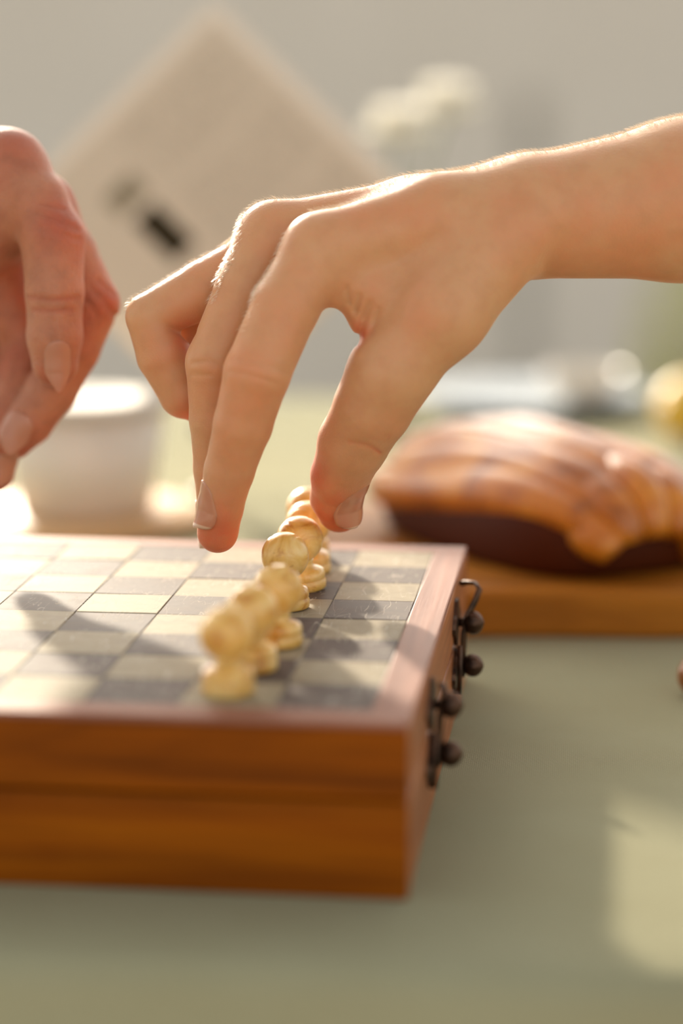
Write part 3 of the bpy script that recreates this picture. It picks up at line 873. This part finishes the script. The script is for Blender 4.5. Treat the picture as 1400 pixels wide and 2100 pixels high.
def flowers():
    b = on_table(800, 868)
    vs = empty('bud_vase', (b[0], b[1], 0.002))
    link('body', to_mesh(lathe_bm([(0, 0), (.42, 0), (.5, .1), (.52, .7), (.3, 1.35), (.2, 1.8), (.26, 2.05), (.2, 2.05), (.15, 1.8), (.24, 1.35), (.44, .7), (.4, .12), (0, .1)], 40), 'body'), M['white_ceramic'], vs)
    tag(vs, 'small white bud vase behind the reaching hand', 'vase')
    pet = NT('white_petal'); pet.set(Base_Color=lin(252, 250, 244), Roughness=.6)
    tr = pet.n('ShaderNodeBsdfTranslucent', {'Color': lin(252, 250, 244)})
    mx = pet.n('ShaderNodeMixShader', {0: .65, 1: pet.b.outputs[0], 2: tr.outputs[0]})
    pet.t.links.new(mx.outputs[0], pet.t.nodes['Material Output'].inputs['Surface']); pet = pet.m
    st = plain('stem_green', lin(96, 112, 58), .6)
    for (px, py, d, lab) in ((816, 285, 54.5, 'bright white blossom standing lower beside the paper'), (915, 236, 55.5, 'paler white blossom standing higher above the wrist')):
        top = U(px, py, d)
        fl = empty('white_flower', (b[0], b[1], .12)); rel = top - np.array([b[0], b[1], .12])
        pts = []
        for i in range(14):
            s = i / 13
            pts.append((rel[0] * s ** 2.2, rel[1] * s ** 2.2, rel[2] * s))
        link('stem', to_mesh(tube_bm(pts, .045, 8), 'stem'), st, fl)
        for k in range(20):
            ring = 0 if k < 5 else (1 if k < 12 else 2)
            a = 2 * math.pi * (k / 5 if ring == 0 else ((k - 5) / 7 if ring == 1 else (k - 12) / 8)) + ring * .4
            tilt = (1.25, .75, .1)[ring]
            bm = bmesh.new(); R = 7; vv = []
            for i in range(R):
                for j in range(R):
                    u, v_ = -1 + 2 * i / (R - 1), j / (R - 1)
                    wd = .5 * math.sin(math.pi * (.12 + .8 * v_)) ** .7
                    ln = .8 * v_ * (1 if ring else .8)
                    p = Vector((u * wd, ln * math.cos(tilt) , ln * math.sin(tilt) + .16 * u * u + .1 * v_ * v_))
                    p.rotate(Matrix.Rotation(a, 3, 'Z'))
                    vv.append(bm.verts.new(p))
            for i in range(R - 1):
                for j in range(R - 1):
                    bm.faces.new((vv[i * R + j], vv[(i + 1) * R + j], vv[(i + 1) * R + j + 1], vv[i * R + j + 1]))
            o = link('petal', to_mesh(bm, 'petal'), pet, fl, tuple(rel))
            sm = o.modifiers.new('t', 'SOLIDIFY'); sm.thickness = .0004
        tag(fl, lab, 'flower', 'white flowers in the bud vase')
flowers()

def far_table_things():
    p = on_table(1085, 838)
    o = link('plate', to_mesh(lathe_bm([(0, 0), (1.6, 0), (1.75, .08), (2.9, .38), (2.95, .44), (2.86, .45), (1.7, .2), (0, .16)], 64), 'plate'), M['blue_ceramic'], None, (p[0], p[1], .002))
    tag(o, 'pale blue white plate on the far side of the table', 'plate')
    q = p + np.array([1.35, .2, 0])
    o = link('small_bowl', to_mesh(lathe_bm([(0, 0), (.5, 0), (.55, .08), (.85, .35), (1.0, .8), (.95, .8), (.8, .4), (.5, .16), (0, .14)], 48), 'small_bowl'), M['white_ceramic'], None, (q[0], q[1], .168))
    tag(o, 'small white bowl on the pale blue plate', 'bowl')
    ym = NT('lemon_peel'); v = ym.coord(); n = ym.noise(v, 500, 2)
    ym.set(Base_Color=ym.ramp(n, [(.3, lin(206, 160, 40)), (.7, lin(226, 188, 70))]), Roughness=.4, Normal=ym.bump(n, .4, .001))
    r = on_table(1400, 905)
    bm = bmesh.new(); bmesh.ops.create_uvsphere(bm, u_segments=32, v_segments=24, radius=1)
    for v in bm.verts:
        t = abs(v.co.z)
        k = 1 - .25 * max(0, t - .75) / .25
        v.co = Vector((v.co.x * .78 * k, v.co.y * .78 * k, v.co.z * (1.05 + .12 * max(0, t - .9) * 10)))
    o = link('lemon', to_mesh(bm, 'lemon'), ym.m, None, (r[0] + .25, r[1], .79), (1.55, .0, -.7))
    tag(o, 'yellow lemon lying at the right picture edge behind the loaf', 'lemon')
far_table_things()

def background():
    b = np.array(U(1080, 500, 232.0))
    post = empty('garden_bollard', (b[0], b[1], ZG))
    pmn = plain('grey_post', lin(168, 161, 150), .7)
    top = U(1080, 195, 232.0)[2] - ZG
    link('shaft', to_mesh(lathe_bm([(0, 0), (2.0, 0), (2.0, .6), (1.25, 1.0), (1.2, top - 3), (0, top - 3)], 32), 'shaft'), pmn, post)
    link('cap', to_mesh(lathe_bm([(0, top - 3), (1.5, top - 3), (1.6, top - 2.6), (1.5, top - .6), (.8, top), (0, top)], 32), 'cap'), pmn, post)
    tag(post, 'slim grey garden bollard standing before the pale wall', 'bollard')
    lf = NT('yellow_green_leaf'); inf = lf.n('ShaderNodeTexCoord'); n = lf.noise(lf.coord(), 14, 3)
    lc = lf.ramp(n, [(.3, lin(186, 190, 110)), (.7, lin(222, 218, 150))]); lf.set(Base_Color=lc, Roughness=.55)
    tr = lf.n('ShaderNodeBsdfTranslucent', {'Color': lc}); mx = lf.n('ShaderNodeMixShader', {0: .45, 1: lf.b.outputs[0], 2: tr.outputs[0]})
    lf.t.links.new(mx.outputs[0], lf.t.nodes['Material Output'].inputs['Surface'])
    b = U(1432, 600, 225.0)
    g = empty('shrub', (b[0], b[1], ZG))
    H = U(1455, 545, 225.0)[2] - ZG
    for k in range(5):
        a = k * 1.3
        pts = [(.3 * math.cos(a) + s * 3 * math.cos(a), .3 * math.sin(a) + s * 3 * math.sin(a), s * H * .8) for s in (0, .25, .5, .75, 1)]
        link('stem', to_mesh(tube_bm(pts, [.5, .42, .34, .26, .15], 8), 'stem'), plain('bark', lin(110, 92, 64), .8) if k == 0 else bpy.data.materials['bark'], g)
    bm = bmesh.new(); rr = random.Random(3)
    for i in range(1100):
        th, u = rr.uniform(0, 2 * math.pi), rr.uniform(-1, 1); rad = rr.uniform(.55, 1) ** .5
        c = Vector((6.2 * rad * math.sqrt(1 - u * u) * math.cos(th), 5.5 * rad * math.sqrt(1 - u * u) * math.sin(th), H * .62 + H * .42 * u * rad))
        d = Vector((rr.gauss(0, 1), rr.gauss(0, 1), rr.gauss(.3, .8))).normalized()
        s_ = d.orthogonal().normalized(); n_ = d.cross(s_)
        L = rr.uniform(.8, 1.5)
        pts = [c, c + d * L * .35 + s_ * L * .25 + n_ * .06, c + d * L, c + d * L * .35 - s_ * L * .25 + n_ * .06]
        bm.faces.new([bm.verts.new(p) for p in pts])
    o = link('foliage', to_mesh(bm, 'foliage', False), lf.m, g); o['kind'] = 'stuff'
    tag(g, 'yellow green leafy shrub by the wall at the right picture edge', 'shrub')
background()
